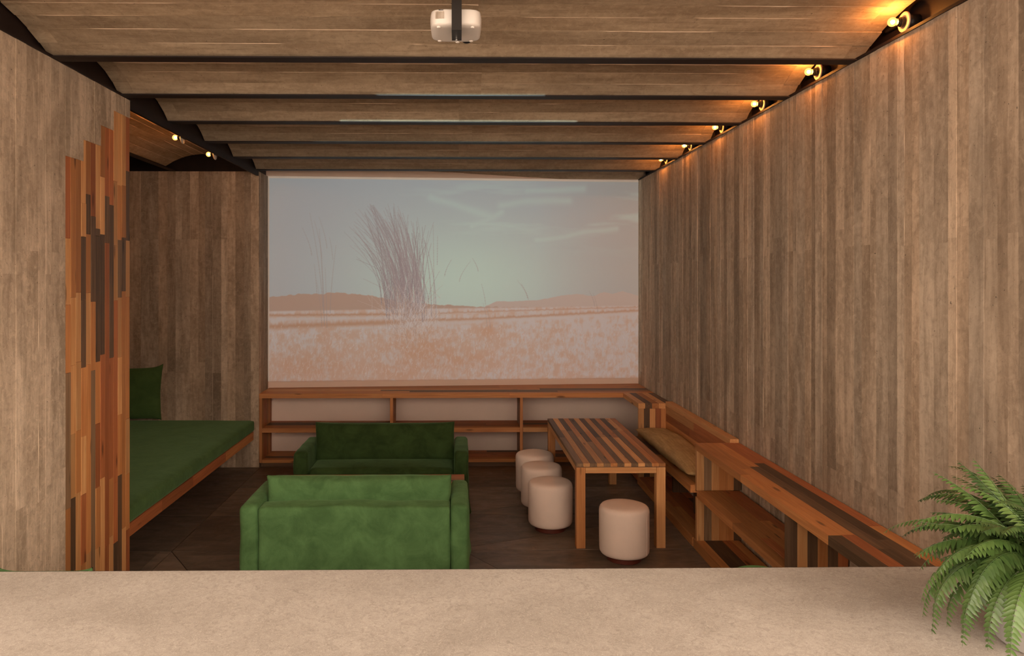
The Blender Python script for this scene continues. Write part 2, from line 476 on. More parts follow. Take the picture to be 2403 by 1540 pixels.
# left wall: plain part, stepped bay for the timber cladding
steps = [(4.568, 4.789, 3.004), (4.789, 5.016, 3.143), (5.016, 5.235, 3.283), (5.235, 5.46, 3.423)]
wall_left = multi('wall_left', [((XL-0.22, 2.3, 0), (XL-0.028, 5.46, ZW))], CON_WALL); tag(wall_left, kind='structure')
def clad_top(y):
    for a, b, z in steps:
        if a <= y <= b: return z
    return 0.0
board_face(wall_left, (2.3, 4.568), (0, ZW), XL, 'y', 1, [1.0, 2.3, 3.0], pale=1.28)
for a, b, z in steps: board_face(wall_left, (a, b), (z, ZW), XL, 'y', 1, [], wid=(0.06, 0.085), pale=1.08)
wall_alcove_end = box('wall_alcove_end', (XN-0.2, YN+0.028, 0), (XL-0.0, YBL-0.06, ZW-0.012), CON_WALL); tag(wall_alcove_end, kind='structure')
board_face(wall_alcove_end, (XN, XL), (0, ZW-0.012), YN, 'x', -1, [0.42, 1.15, 2.75], wid=(0.07, 0.11))
board_face(wall_alcove_end, (YN+0.002, YBL-0.07), (0, ZW-0.012), XL, 'y', 1, [1.2, 2.4], wid=(0.07, 0.12))
wall_alcove_side = box('wall_alcove_side', (XN-0.2, 5.0, 0), (XN, YBL, 4.0), CON_WALL); tag(wall_alcove_side, kind='structure')
wall_alcove_front = box('wall_alcove_front', (XN-0.2, 4.9, 0), (XL-0.25, 5.0, 4.0), CON_WALL); tag(wall_alcove_front, kind='structure')
# screen wall (runs slightly out of square)
v = [(XN-0.2, YBL-0.05, 0), (XR+0.25, YBR+0.0, 0), (XR+0.25, 10.1, 0), (XN-0.2, 10.1, 0)]
yb = lambda x: YBL+(YBR-YBL)*(x-XL)/(XR-XL)
wall_back = prism('wall_back', [(XL-0.3, yb(XL-0.3)), (XR+0.25, yb(XR+0.25)), (XR+0.25, 10.1), (XL-0.3, 10.1)], 0, 4.0, PLASTER)
tag(wall_back, kind='structure')

# ------------------------------------------------------------------ ceiling: steel joists carrying concrete vaults
ceiling = empty('ceiling', kind='structure')
multi('roof_slab', [((XN-0.3, 2.86, 4.0), (XR+0.3, 10.1, 4.12))], DARKBOARD, ceiling)
box('sky_block_slab', (-6.0, -0.6, 3.56), (6.0, 2.85, 3.72), COUNTER, ceiling)  # unseen slab, added to keep open-sky light off the counter
box('fascia_beam', (XN-0.3, 2.86, 3.545), (XR+0.3, 2.96, 4.0), STEEL, ceiling)
box('steel_web', (XL-0.045, 2.96, ZW), (XL-0.03, 9.42, 4.0), STEEL, ceiling)
box('steel_web', (XR+0.09, 2.96, ZW), (XR+0.11, 9.9, 4.0), STEEL, ceiling)
box('steel_web', (XN-0.2, YN+0.16, ZW-0.01), (XL-0.046, YN+0.18, 4.0), STEEL, ceiling)
box('wall_plate', (XR-0.012, 2.96, ZW-0.004), (XR+0.09, 9.76, ZW+0.012), STEEL, ceiling)      # steel angle on top of the right wall
box('wall_plate', (XL-0.15, 2.96, ZW-0.004), (XL+0.012, 5.46, ZW+0.012), STEEL, ceiling)
def joist(y):
    multi('steel_joist', [((XL-0.029, y-0.05, 3.552), (XR+0.09, y+0.05, 3.560)), ((XL-0.029, y-0.006, 3.56), (XR+0.09, y+0.006, 3.80)),
                          ((XL-0.029, y-0.05, 3.80), (XR+0.09, y+0.05, 3.808))], STEEL, ceiling)
SPR = 3.563
def arc_pts(n, w_, rise):
    rad = (w_*w_/4+rise*rise)/(2*rise); hal = math.asin(w_/2/rad)
    return [(rad*math.sin(-hal+2*hal*i/n), rad*math.cos(-hal+2*hal*i/n)-rad+rise, -hal+2*hal*i/n) for i in range(n+1)]
def vault(c, span, run, along, mat, nb, RISE=0.15):
    """vault centred on c across its width; along 'x' or 'y' is the direction of its boards"""
    pts = arc_pts(24, span, RISE); V = []
    T = 0.07
    for a in run:
        for s, z, _ in pts: V.append((a, s+c, SPR+z+0.006))
        for s, z, th in pts: V.append((a, s+c+T*math.sin(th), SPR+z+0.006+T*math.cos(th)))
    N = 25; Fc = []
    for i in range(24):
        Fc += [(i, i+1, 2*N+i+1, 2*N+i), (N+i, 3*N+i, 3*N+i+1, N+i+1), (i, N+i, N+i+1, i+1), (2*N+i, 2*N+i+1, 3*N+i+1, 3*N+i)]
    Fc += [(0, 2*N, 3*N, N), (24, N+24, 3*N+24, 2*N+24)]
    if along == 'y': V = [(y, x, z) for x, y, z in V]; Fc = [q[::-1] for q in Fc]
    vo = link('vault', mesh_from('vault', V, Fc), mat, ceiling)
    bp = arc_pts(nb, span, RISE)
    seam = run[0]+(run[1]-run[0])*R.uniform(0.5, 0.545)
    for i in range(nb):
        (s0, z0, t0), (s1, z1, t1) = bp[i], bp[i+1]
        tm = (t0+t1)/2; nx_, nz_ = math.sin(tm), math.cos(tm)
        segs = [(run[0]+0.11, seam), (seam, run[1]-0.11)] if along == 'x' else [run]
        if along == 'x': segs = [(run[0]+R.uniform(0, .004), run[0]+0.11)]+segs+[(run[1]-0.11, run[1]-R.uniform(0, .004))]
        for a, b in segs:
            d0 = R.uniform(0.0, 0.005); v = []; f = []
            short = b-a < 0.2
            for x in (a, b):
                for (s, z, k) in ((s0, z0, -d0), (s1, z1, -d0), (s1, z1, 0.012), (s0, z0, 0.012)):
                    v.append((x, c+s+nx_*k, SPR+z+nz_*k))
            f += [(0, 1, 2, 3), (4, 7, 6, 5), (0, 4, 5, 1), (3, 2, 6, 7), (0, 3, 7, 4), (1, 5, 6, 2)]
            if i > 0 and not short:                                   # fin in the joint
                n = int((b-a)/0.07)+2; base = len(v); on = 0
                for j in range(n):
                    x = a+(b-a)*j/(n-1)
                    if R.random() < 0.22: on = R.choice((0.0, 0.0, 0.0025, 0.004, 0.006))
                    e = on*R.uniform(0.5, 1.2)+d0
                    for (ds, k) in ((-0.002, d0), (0.0008, e+0.0005), (0.004, d0)):
                        v.append((x, c+s0+ds-nx_*k, SPR+z0-nz_*k))
                for j in range(n-1):
                    for q in range(2):
                        o_ = base+j*3+q; f.append((o_, o_+3, o_+4, o_+1))
            if along == 'y': v = [(y, x, z) for x, y, z in v]; f = [q[::-1] for q in f]
            bo = link('board_mark', mesh_from('board_mark', v, f), mat, vo)
            bo.data.materials.append(CON_FIN)
            for pg in bo.data.polygons[6:]: pg.material_index = 1
            t = R.uniform(0.84, 1.08); bo.color = (t, t, t, 1)
for k in range(0, 6): joist(BEAM0+PITCH*k)
vault((2.98+BEAM0)/2, BEAM0-2.98-0.016, (XL-0.02, XR+0.03), 'x', CON_VAULT, 12, 0.17)
for k in range(1, 6): vault(BEAM0+PITCH*(k-0.5), PITCH-0.016, (XL-0.02, XR+0.03), 'x', CON_VAULT, 8)
vault((BEAM0+5*PITCH+9.72)/2, 9.72-BEAM0-5*PITCH-0.016, (XL-0.02, XR+0.03), 'x', CON_VAULT, 7)
vault((-3.415-2.485)/2, 0.926, (5.02, 8.72), 'y', CON_NVAULT, 8)
vault((-3.415-4.40)/2, 0.97, (5.02, 8.72), 'y', CON_NVAULT, 8)
box('steel_joist', (-3.455, 5.02, 3.548), (-3.375, YN+0.16, 3.558), STEEL, ceiling)
# lintel over the alcove opening: channel section
multi('lintel', [((XL-0.025, 5.46, 3.490), (XL, 8.965, 3.556)), ((XL-0.05, 5.46, 3.546), (XL-0.025, 8.965, 3.556))], STEEL, ceiling)

# ------------------------------------------------------------------ picture thrown on the screen wall
def picture():
    W_, H_ = 760, 424
    u, v = np.meshgrid(np.linspace(0, 1, W_), np.linspace(0, 1, H_))
    x = 80+u*2260; y = 70+v*1255                 # drawing units
    rg = np.random.RandomState(3)
    def noise(fx, fy, oct_=4, seed=0):
        out = np.zeros_like(u); amp = 1.0; tot = 0
        r2 = np.random.RandomState(seed)
        for o in range(oct_):
            gx, gy = int(fx*2**o)+2, int(fy*2**o)+2
            g = r2.rand(gy+1, gx+1)
            a = u*(gx-1); b = v*(gy-1); i = np.floor(a).astype(int); j = np.floor(b).astype(int)
            s = a-i; t = b-j; s = s*s*(3-2*s); t = t*t*(3-2*t)
            n_ = (g[j, i]*(1-s)+g[j, i+1]*s)*(1-t)+(g[j+1, i]*(1-s)+g[j+1, i+1]*s)*t
            out += n_*amp; tot += amp; amp *= 0.55
        return out/tot
    col = np.zeros(u.shape+(3,))
    c = lambda *a: np.array(a, float)
    glow = np.exp(-(((x-1250)/720)**2+((y-720)/430)**2))
    sky = c(150, 143, 139)*(1-glow[..., None])+c(163, 169, 152)*glow[..., None]
    rt = np.clip((x-1700)/640, 0, 1)[..., None]; sky = sky*(1-0.75*rt)+c(155, 139, 125)*0.75*rt
    lt = np.clip((300-x)/220, 0, 1)[..., None]; sky = sky*(1-0.3*lt)+c(156, 146, 136)*0.3*lt
    cl = np.clip((noise(4, 16, 5, 11)-0.52)*5, 0, 1)*np.exp(-((y-260)/190)**2)*np.clip((x-800)/500, 0, 1)
    for (x0, y0, x1, y1, wd) in ((1050, 180, 1420, 290, 26), (1300, 345, 1480, 268, 20), (1640, 140, 1990, 118, 22), (1480, 225, 1900, 190, 24), (1700, 440, 2200, 360, 18)):
        t = np.clip(((x-x0)*(x1-x0)+(y-y0)*(y1-y0))/((x1-x0)**2+(y1-y0)**2), 0, 1)
        d = np.hypot(x-x0-t*(x1-x0), y-y0-t*(y1-y0)+25*(noise(6, 6, 3, 5)-0.5)*2)
        cl = np.maximum(cl, 0.8*np.exp(-(d/wd)**2))
    sky = sky*(1-0.55*cl[..., None])+c(166, 171, 155)*0.55*cl[..., None]
    col[:] = sky
    def hill(pts, colr, rough, seed):
        px = [p[0] for p in pts]; py = [p[1] for p in pts]
        top = np.interp(x, px, py)+rough*(noise(90, 1, 2, seed)[0][None, :]-0.5)*2
        m = np.clip((y-top)/3.0, 0, 1)[..., None]
        col[:] = col*(1-m)+c(*colr)*m
    hill([(80, 3000), (1370, 3000), (1380, 860), (1450, 832), (1700, 825), (1850, 796), (1950, 784), (2050, 800), (2120, 773), (2180, 785), (2240, 766), (2340, 800)], (164, 141, 126), 3, 2)
    hill([(80, 797), (300, 782), (460, 776), (620, 783), (700, 798), (850, 830), (1050, 848), (1350, 864), (1500, 866), (2340, 872)], (156, 125, 106), 7, 4)
    # field
    g1 = noise(60, 44, 4, 21); g2 = noise(190, 40, 2, 22); g3 = noise(8, 6, 4, 23)
    fld = np.clip((y-np.interp(x, [80, 1000, 2340], [885, 872, 858]))/10, 0, 1)
    dep = np.clip((y-880)/440, 0, 1)
    lightc, dark = c(171, 153, 142), c(170, 138, 117)
    thr = 0.46+0.12*dep-0.10*np.clip((x-1500)/900, 0, 1)*1.0+0.30*(g3-0.5)
    mixv = np.clip((0.6*g1+0.4*g2-thr)*3.4+0.5, 0, 1)
    fc = lightc*mixv[..., None]+dark*(1-mixv[..., None])
    for (pts, wd, am) in (([(80, 915), (700, 912), (1000, 905)], 9, 0.9), ([(80, 985), (400, 975), (800, 962), (900, 958)], 16, 0.9), ([(900, 950), (1300, 944), (1700, 925), (2340, 893)], 9, 0.9), ([(1090, 905), (1600, 890), (2340, 870)], 5, 0.6)):
        yy = np.interp(x, [p[0] for p in pts], [p[1] for p in pts], left=5000, right=5000)+10*(g2-0.5)
        k = am*np.exp(-((y-yy)/wd)**2)[..., None]
        fc = fc*(1-k)+c(160, 118, 92)*k
    for (pts, wd) in (([(80, 940), (900, 932)], 10), ([(480, 1000), (800, 990), (1000, 975), (1600, 948), (2340, 912)], 12)):
        yy = np.interp(x, [p[0] for p in pts], [p[1] for p in pts], left=5000, right=5000)
        k = 0.8*np.exp(-((y-yy)/wd)**2)[..., None]; fc = fc*(1-k)+lightc*k
    for (bx, by, rx, ry, am) in ((990, 1130, 200, 130, 0.75), (1250, 1200, 180, 60, 0.6), (300, 1230, 260, 80, 0.6), (1400, 1010, 60, 60, 0.7), (1680, 852, 36, 22, 0.9), (850, 1260, 120, 60, 0.5), (420, 1060, 50, 60, 0.5)):
        k = (am*np.exp(-(((x-bx)/rx)**2+((y-by)/ry)**2))*(0.55+0.9*(1-mixv)).clip(0, 1))[..., None]
        fc = fc*(1-k)+c(168, 124, 96)*k
    col[:] = col*(1-fld[..., None])+fc*fld[..., None]
    # stalks
    def stroke(x0, y0, x1, y1, bend, wd, colr, am):
        n = 26 if abs(y1-y0)+abs(x1-x0) > 120 else 6; tt = np.linspace(0, 1, n)
        sx = x0+(x1-x0)*tt**bend; sy = y0+(y1-y0)*tt
        px = 2260.0/W_; py = 1255.0/H_
        for i in range(n-1):
            m = int(max(2, max(abs(sx[i+1]-sx[i])/px, abs(sy[i+1]-sy[i])/py)*1.3))
            for k in np.linspace(0, 1, m):
                xx = sx[i]+(sx[i+1]-sx[i])*k; yy = sy[i]+(sy[i+1]-sy[i])*k
                fi = (xx-80)/px; fj = (yy-70)/py
                i0 = int(math.floor(fi)); j0 = int(round(fj))
                if j0 < 0 or j0 >= H_: continue
                a = am*(1-0.55*tt[i])*1.1
                for di in (0, 1):
                    ii = i0+di; wgt = (1-(fi-i0)) if di == 0 else fi-i0
                    if 0 <= ii < W_:
                        q = min(1, a*wgt*wd); col[j0, ii] = col[j0, ii]*(1-q)+c(*colr)*q
    for i in range(165):
        f = rg.rand()
        tipx = np.interp(f, [0, 0.25, 0.55, 0.8, 1], [590, 660, 800, 900, 1000])+rg.randn()*45
        tipy = np.interp(f, [0, 0.25, 0.55, 0.8, 1], [350, 225, 215, 280, 330])+abs(rg.randn())*150
        bx = 800+190*f+rg.randn()*34; by = 880+rg.randn()*45
        dk = rg.rand()
        stroke(bx, by, tipx, tipy, 1.5+1.1*rg.rand(), 0.75+0.3*rg.rand(), (146-22*dk, 124-18*dk, 118-16*dk), 0.95)
    for i in range(420):
        bx = 920+rg.randn()*75; by = 965+rg.randn()*75; L = 50+rg.rand()*150; a = rg.randn()*0.55
        lt_ = rg.rand() < 0.62
        stroke(bx, by, bx+L*math.sin(a), by-L*math.cos(a), 1.2, 0.7, (178, 162, 152) if lt_ else (154, 122, 104), 0.6)
    for (bx, by, tx, ty) in ((330, 545, 272, 370), (395, 860, 318, 280), (390, 560, 345, 330), (420, 500, 372, 305), (455, 570, 436, 430), (400, 900, 375, 380), (440, 900, 475, 480), (360, 780, 345, 600),
                             (1065, 850, 1060, 350), (1085, 600, 1087, 420), (1130, 670, 1172, 568), (1220, 705, 1287, 580), (1335, 640, 1300, 560), (1380, 850, 1355, 720), (1645, 820, 1578, 700), (1640, 810, 1600, 720),
                             (1000, 600, 962, 300), (2060, 860, 2025, 765), (2080, 900, 2050, 780), (1030, 820, 1100, 640), (405, 980, 390, 560), (420, 990, 410, 620), (390, 980, 360, 700), (1390, 990, 1365, 840), (1410, 1000, 1385, 860)):
        stroke(bx, by, tx, ty, 1.5, 0.8, (140, 121, 112), 0.8)
    for i in range(2600):
        bx = 80+rg.rand()*2260; by = 985+rg.rand()**0.8*335; L = 8+30*rg.rand()*(by-900)/300; a = rg.randn()*0.4+0.1
        stroke(bx, by, bx+L*math.sin(a), by-L*math.cos(a), 1.3, 0.75, (180, 163, 153) if rg.rand() < 0.6 else (170, 131, 106), 0.5)
    lin = np.where(col/255 <= 0.04045, col/255/12.92, ((col/255+0.055)/1.055)**2.4)
    return W_, H_, lin
PIC_GAIN = np.array((1.88, 2.06, 2.38))
W_, H_, lin = picture()
us = np.linspace(0, 1, W_); vs = np.linspace(0, 1, H_)
zt, zb = 3.530, 0.955
px = XL+0.002+us*(XR-XL-0.010)
gx, gz = np.meshgrid(px, zt+(zb-zt)*vs)
gy = YBL+(YBR-YBL)*(gx-XL)/(XR-XL)-0.004
co = np.stack([gx, gy, gz], -1).reshape(-1, 3)
me = bpy.data.meshes.new('projected_picture')
ii = np.arange(H_*W_).reshape(H_, W_)
quads = np.stack([ii[1:, :-1], ii[1:, 1:], ii[:-1, 1:], ii[:-1, :-1]], -1).reshape(-1, 4)
me.vertices.add(len(co)); me.vertices.foreach_set('co', co.astype(np.float32).ravel())
me.loops.add(quads.size); me.loops.foreach_set('vertex_index', quads.astype(np.int32).ravel())
me.polygons.add(len(quads)); me.polygons.foreach_set('loop_start', np.arange(0, quads.size, 4, dtype=np.int32))
me.update(calc_edges=True)
at = me.color_attributes.new('picture', 'FLOAT_COLOR', 'POINT')
rgba = np.ones((H_*W_, 4), np.float32); rgba[:, :3] = np.clip(lin.reshape(-1, 3)*PIC_GAIN, 0, 0.95)
at.data.foreach_set('color', rgba.ravel())
k = NT('projected_image'); an = k.n('ShaderNodeVertexColor', layer_name='picture')
PIC = k.done(an.outputs['Color'], 0.9, 0.05)
pic = link('projected_picture', me, PIC)
tag(pic, 'film still of tall dry grass in a field projected on the white wall', 'picture')

# ------------------------------------------------------------------ timber cladding on the left wall
clad = empty('timber_cladding', 'tall stepped panel of reclaimed wood strips set in the concrete wall', 'wall panel')
R = random.Random(21)
ny = 14; pw = (5.46-4.568)/ny
TC = 'light light light light mid mid mid mid red red dark grey'
for i in range(ny):
    a = 4.568+i*pw; b = a+pw; top = clad_top((a+b)/2)
    z = top; base = [2.53, 2.13, 1.70, 1.28, 0.88, 0.45]
    js = [q+0.035*((i*7) % 5-2)/2.0+R.uniform(-0.02, 0.02) for q in base if R.random() < 0.72]
    if top > 3.1: js = [top-0.33-R.uniform(0, 0.25)]+js
    js = [top]+[q for q in js if q < top-0.12]+[0.0]
    for z1, z0 in zip(js[:-1], js[1:]):
        d = R.uniform(0.0, 0.0035)
        tn = pick(TC)
        if z1 < 3.05 and z1 > 2.4 and R.random() < 0.35: tn = 'dark'
        box('plank', (XL-0.028, a+0.0006, z0+0.0005), (XL-0.002+d, b-0.0006, z1-0.0005), wood('z', tn), clad, 0.0008)
z = 0.0
for z0, z1, tn in ((0, 0.9, 'mid'), (0.9, 1.9, 'light'), (1.9, 2.75, 'red'), (2.75, 3.423, 'grey')):   # end boards on the jamb
    for s in range(3):
        box('plank', (XL-0.215+s*0.066, 5.46, z0+0.0005), (XL-0.151+s*0.066, 5.475, z1-0.0005), wood('z', pick(TC)), clad, 0.0008)

R = random.Random(33)
# ------------------------------------------------------------------ joinery helper
def plank_run(parent, name, a, b, along, n_across, across, tones, lens=(0.6, 1.7), bev=0.0012, mix=None, jit=0.0008):
    """board made of strips: box a..b, strips run along one axis and sit side by side on another"""
    ax = 'xyz'.index(along); cr = 'xyz'.index(across)
    for i in range(n_across):
        lo = list(a); hi = list(b)
        lo[cr] = a[cr]+(b[cr]-a[cr])*i/n_across; hi[cr] = a[cr]+(b[cr]-a[cr])*(i+1)/n_across
        for (p, q) in split_len(a[ax], b[ax], *lens):
            l2, h2 = lo[:], hi[:]; l2[ax] = p; h2[ax] = q
            j = R.uniform(0, jit)
            for c_ in range(3):
                l2[c_] += 0.0003; h2[c_] -= 0.0003
            oth = [c_ for c_ in range(3) if c_ not in (ax, cr)][0]
            h2[oth] -= j
            tn = mix(i) if mix else pick(tones)
            box(name, l2, h2, wood(along, tn), parent, bev)

# ------------------------------------------------------------------ back shelf with the corner return
TS = 'light mid mid mid red grey'
TD = 'red red mid dark red'
shelf = empty('shelf_unit', 'long low open wooden shelf under the projected picture', 'shelf')
SY0, SZ = 8.963, 0.882
def top_run(y0, y1, x0, x1, parent, tones):
    plank_run(parent, 'top_plank', (x0, y0, SZ-0.057), (x1, y1, SZ), 'x', 1, 'y', tones, (1.0, 1.9))
nst = 5
for i in range(nst):                                                # top: five strips, each follows the slanted wall at its back
    y0 = SY0+i*0.098; y1 = y0+0.098
    for (p, q) in split_len(XL+0.004, XR-0.012, 0.9, 1.9):
        tn = 'mid' if i == 0 else pick('light mid mid grey dark light')
        if i < nst-1: box('top_plank', (p+0.0004, y0, SZ-0.057), (q-0.0004, y1-0.0008, SZ-R.uniform(0, 0.001)), wood('x', tn), shelf, 0.0012)
        else: prism('top_plank', [(p, y0), (q, y0), (q, yb(q)-0.008), (p, yb(p)-0.008)], SZ-0.057, SZ-0.0004, wood('x', tn), shelf)
DEPTH = 0.46
for xd, wd in ((XL+0.004, 0.036), (-0.821, 0.036), (0.742, 0.036)):
    plank_run(shelf, 'divider_plank', (xd, SY0+0.004, 0.05), (xd+wd, SY0+DEPTH, SZ-0.0575), 'z', 6, 'y', 'mid red red dark mid', (2, 3), mix=lambda i: 'mid' if i == 0 else pick('mid red red dark mid'))
bays = [(XL+0.04, -0.821), (-0.785, 0.742), (0.778, 1.985)]
for x0, x1 in bays:
    plank_run(shelf, 'shelf_plank', (x0+0.0005, SY0+0.002, 0.412), (x1-0.0005, SY0+DEPTH, 0.468), 'x', 5, 'y', TD, (0.6, 1.4), mix=lambda i: pick('light mid mid') if i == 0 else pick(TD))
    plank_run(shelf, 'shelf_plank', (x0+0.0005, SY0+0.002, 0.05), (x1-0.0005, SY0+DEPTH, 0.09), 'x', 5, 'y', TD, (0.6, 1.4), mix=lambda i: pick('light mid mid') if i == 0 else pick(TD))
box('plinth', (XL+0.02, SY0+0.03, 0.0), (1.98, SY0+0.07, 0.0495), wood('x', 'dark'), shelf)
corner = empty('corner_cabinet', 'wooden corner return of the shelf with striped end panel beside the bench cushion', 'cabinet')
plank_run(corner, 'top_plank', (1.985, 8.195, SZ-0.057), (XR-0.012, 8.9625, SZ), 'y', 5, 'x', TS, (2, 3),
          mix=lambda i: ('light', 'dark', 'mid', 'light', 'dark')[i])
plank_run(corner, 'end_panel_plank', (1.987, 8.2, 0.07), (2.30, 8.236, SZ-0.0575), 'z', 5, 'x', TS, (2, 3),
          mix=lambda i: ('light', 'dark', 'light', 'red', 'mid')[i])
plank_run(corner, 'shelf_plank', (1.99, 8.24, 0.012), (XR-0.012, 8.9625, 0.0695), 'y', 5, 'x', TD, (2, 3))

# ------------------------------------------------------------------ bench with backrest and cushion
bench = empty('bench', 'built-in wooden bench with sloping board backrest along the concrete wall', 'bench')
BY0, BY1 = 6.262, 8.195
plank_run(bench, 'seat_plank', (1.95, BY0-0.02, 0.456), (2.31, BY1, 0.522), 'y', 6, 'x', TS, (0.9, 1.4), mix=lambda i: pick('grey mid') if i == 0 else pick(TS))
for i, (za, zb_, tn) in enumerate(((0.53, 0.61, 'mid'), (0.61, 0.69, 'red'), (0.69, 0.77, 'light'), (0.77, 0.855, 'mid'))):
    for (p, q) in split_len(BY0, BY1, 0.7, 1.3):
        o = box('back_plank', (2.29, p+0.0005, za+0.0005), (2.315, q-0.0005, zb_-0.0005), wood('y', pick('light mid mid red dark') if i != 1 else 'mid'), bench, 0.0012)
box('floor_edging', (1.972, BY0, 0.0), (1.9845, 8.19, 0.075), wood('y', 'mid'), bench, 0.0015)
box('back_cap', (2.285, 6.245, 0.856), (XR-0.012, BY1-0.002, 0.905), wood('y', 'light'), bench, 0.002)
plank_run(bench, 'floor_board', (1.99, BY0, 0.012), (XR-0.012, BY1, 0.0695), 'y', 5, 'x', TD, (0.8, 1.5))
for y in (6.9, 7.6): box('bracket', (2.20, y, 0.0698), (2.36, y+0.05, 0.4555), wood('z', 'dark'), bench)
M = Matrix.Translation((2.110, 7.21, 0.606)) @ Matrix.Rotation(math.radians(90), 4, 'Z')
cush = pillow('bench_cushion', 1.86, 0.350, 0.17, LINEN, M, n=(60, 18), power=0.5, pinch=0.02, noise=0.010, seed=2.0)
tag(cush, 'long tan linen seat cushion lying on the wooden bench', 'cushion')

# ------------------------------------------------------------------ low open shelf along the right wall
side = empty('side_shelf', 'open wooden side shelf running along the concrete wall towards the fern', 'shelf')
Y0, Y1 = 2.60, 6.23
plank_run(side, 'top_plank', (1.985, Y0, 0.822), (XR-0.012, Y1+0.01, 0.876), 'y', 5, 'x', TS, (0.9, 1.8),
          mix=lambda i: ('mid' if R.random() < 0.6 else 'dark') if i in (0, 2) else pick('mid mid red red dark' if i in (1, 3) else 'mid red'))
plank_run(side, 'shelf_plank', (1.985, Y0, 0.432), (2.345, Y1-0.045, 0.488), 'y', 5, 'x', 'mid red mid red dark', (0.9, 1.8), mix=lambda i: 'mid' if i == 0 else pick('mid red mid red dark'))
plank_run(side, 'bottom_plank', (1.985, Y0, 0.012), (2.345, Y1+0.02, 0.0695), 'y', 5, 'x', 'mid red red dark', (0.7, 1.8))
box('bottom_edging', (1.972, Y0, 0.0), (1.9845, Y1, 0.075), wood('y', 'mid'), side, 0.0015)
def partition(y, mixf):
    plank_run(side, 'divider_plank', (1.988, y, 0.0698), (2.36, y+0.04, 0.431), 'z', 6, 'x', TS, (2, 3), mix=mixf)
    plank_run(side, 'divider_plank', (1.988, y, 0.4885), (2.36, y+0.04, 0.8215), 'z', 6, 'x', TS, (2, 3), mix=mixf)
partition(6.19, lambda i: ('light', 'grey', 'light', 'mid', 'mid', 'dark')[i])
partition(4.48, lambda i: ('dark', 'light', 'dark', 'mid', 'dark', 'red')[i])
partition(2.75, lambda i: pick(TS))

# ------------------------------------------------------------------ dining table
table = empty('dining_table', 'wooden table with striped light and dark plank top and square legs', 'table')
TX0, TX1, TY0, TY1, TZ = 0.985, 1.735, 6.215, 8.23, 0.713
for i in range(13):
    x0 = TX0+(TX1-TX0)*i/13; x1 = TX0+(TX1-TX0)*(i+1)/13
    for j, (p, q) in enumerate(split_len(TY0, TY1, 0.8, 1.5)):
        tn = ('grey', 'dark')[(i+j) % 2] if i % 2 == 0 else ('light', 'light', 'mid')[(i//2+j) % 3]
        if i == 12: tn = 'mid'
        box('top_plank', (x0+0.0005, p+0.0005, TZ-0.030), (x1-0.0005, q-0.0005, TZ-R.uniform(0, 0.0015)), wood('y', tn), table, 0.0014)
L = 0.078
for lx in (TX0, TX1-L):
    for ly in (TY0, TY1-L):
        box('leg', (lx+0.001, ly+0.001, 0), (lx+L-0.001, ly+L-0.001, TZ-0.0355), wood('z', 'mid' if lx < 1.2 else 'light'), table, 0.002)
for y in (TY0+0.004, TY1-0.034): box('apron', (TX0+L, y, 0.628), (TX1-L, y+0.03, TZ-0.0355), wood('x', 'light'), table, 0.0015)
for x in (TX0+0.004, TX1-0.034): box('apron', (x, TY0+L, 0.628), (x+0.03, TY1-L, TZ-0.0355), wood('y', 'light'), table, 0.0015)
box('packing_strip', (TX0+0.006, TY0+0.006, TZ-0.0353), (TX1-0.006, TY1-0.006, TZ-0.0303), wood('x', 'dark'), table)

# ------------------------------------------------------------------ drum stools
def make_stool():
    t = empty('drum_stool')
    prof = [(0.10, 0.048), (0.165, 0.049), (0.186, 0.057), (0.196, 0.074), (0.1985, 0.10), (0.199, 0.2), (0.1995, 0.32), (0.2, 0.385), (0.1985, 0.402), (0.193, 0.418), (0.182, 0.430), (0.166, 0.436), (0.13, 0.441), (0.07, 0.444), (0.01, 0.445)]
    seg = 72; V, Fc = [], []
    for j, (r, z) in enumerate(prof):
        for i in range(seg):
            a = 2*math.pi*i/seg
            g = 0.0011*math.sin(a*36)*max(0, 1-abs(z-0.395)/0.045) if 0.3 < z < 0.44 else 0
            rr = r+g+0.0012*math.sin(3*a+z*9)
            V.append((rr*math.cos(a), rr*math.sin(a), z+0.0015*math.sin(2*a)*(r > 0.05)*(z > 0.4)))
    for j in range(len(prof)-1):
        for i in range(seg):
            k_ = (i+1) % seg; Fc.append((j*seg+i, j*seg+k_, (j+1)*seg+k_, (j+1)*seg+i))
    Fc.append(tuple(range((len(prof)-1)*seg, len(prof)*seg))); Fc.append(tuple(reversed(range(seg))))
    link('upholstered_body', mesh_from('upholstered_body', V, Fc, True), CANVAS, t)
    lathe('base', [(0.133, 0.0), (0.137, 0.004), (0.137, 0.043), (0.133, 0.0475)], DARKWOOD, t, 40, False)
    ys = -math.sqrt(0.199**2-0.07**2)
    box('seam', (-0.0708, ys-0.0022, 0.075), (-0.0692, ys+0.002, 0.38), CANVAS, t)
    return t
def copy_thing(t):
    r = t.copy(); C.objects.link(r)
    for ch in t.children:
        c_ = ch.copy(); C.objects.link(c_); c_.parent = r
        for g in ch.children:
            d_ = g.copy(); C.objects.link(d_); d_.parent = c_
    return r
st0 = make_stool()
for i, (x, y, rz, lb) in enumerate(((1.335, 5.985, 1.2, 'cream drum stool standing alone at the short end of the table'),
                                    (0.828, 6.71, 0.0, 'cream drum stool with visible seam, farthest of three from the shelves'),
                                    (0.812, 7.29, 2.5, 'cream drum stool, middle one of three in a row beside the table'),
                                    (0.800, 7.80, 4.0, 'cream drum stool nearest the shelves in the row of three'))):
    s = st0 if i == 0 else copy_thing(st0)
    s.location = (x, y, 0); s.rotation_euler = (0, 0, rz)
    tag(s, lb, 'stool', 'cream drum stools around the table')

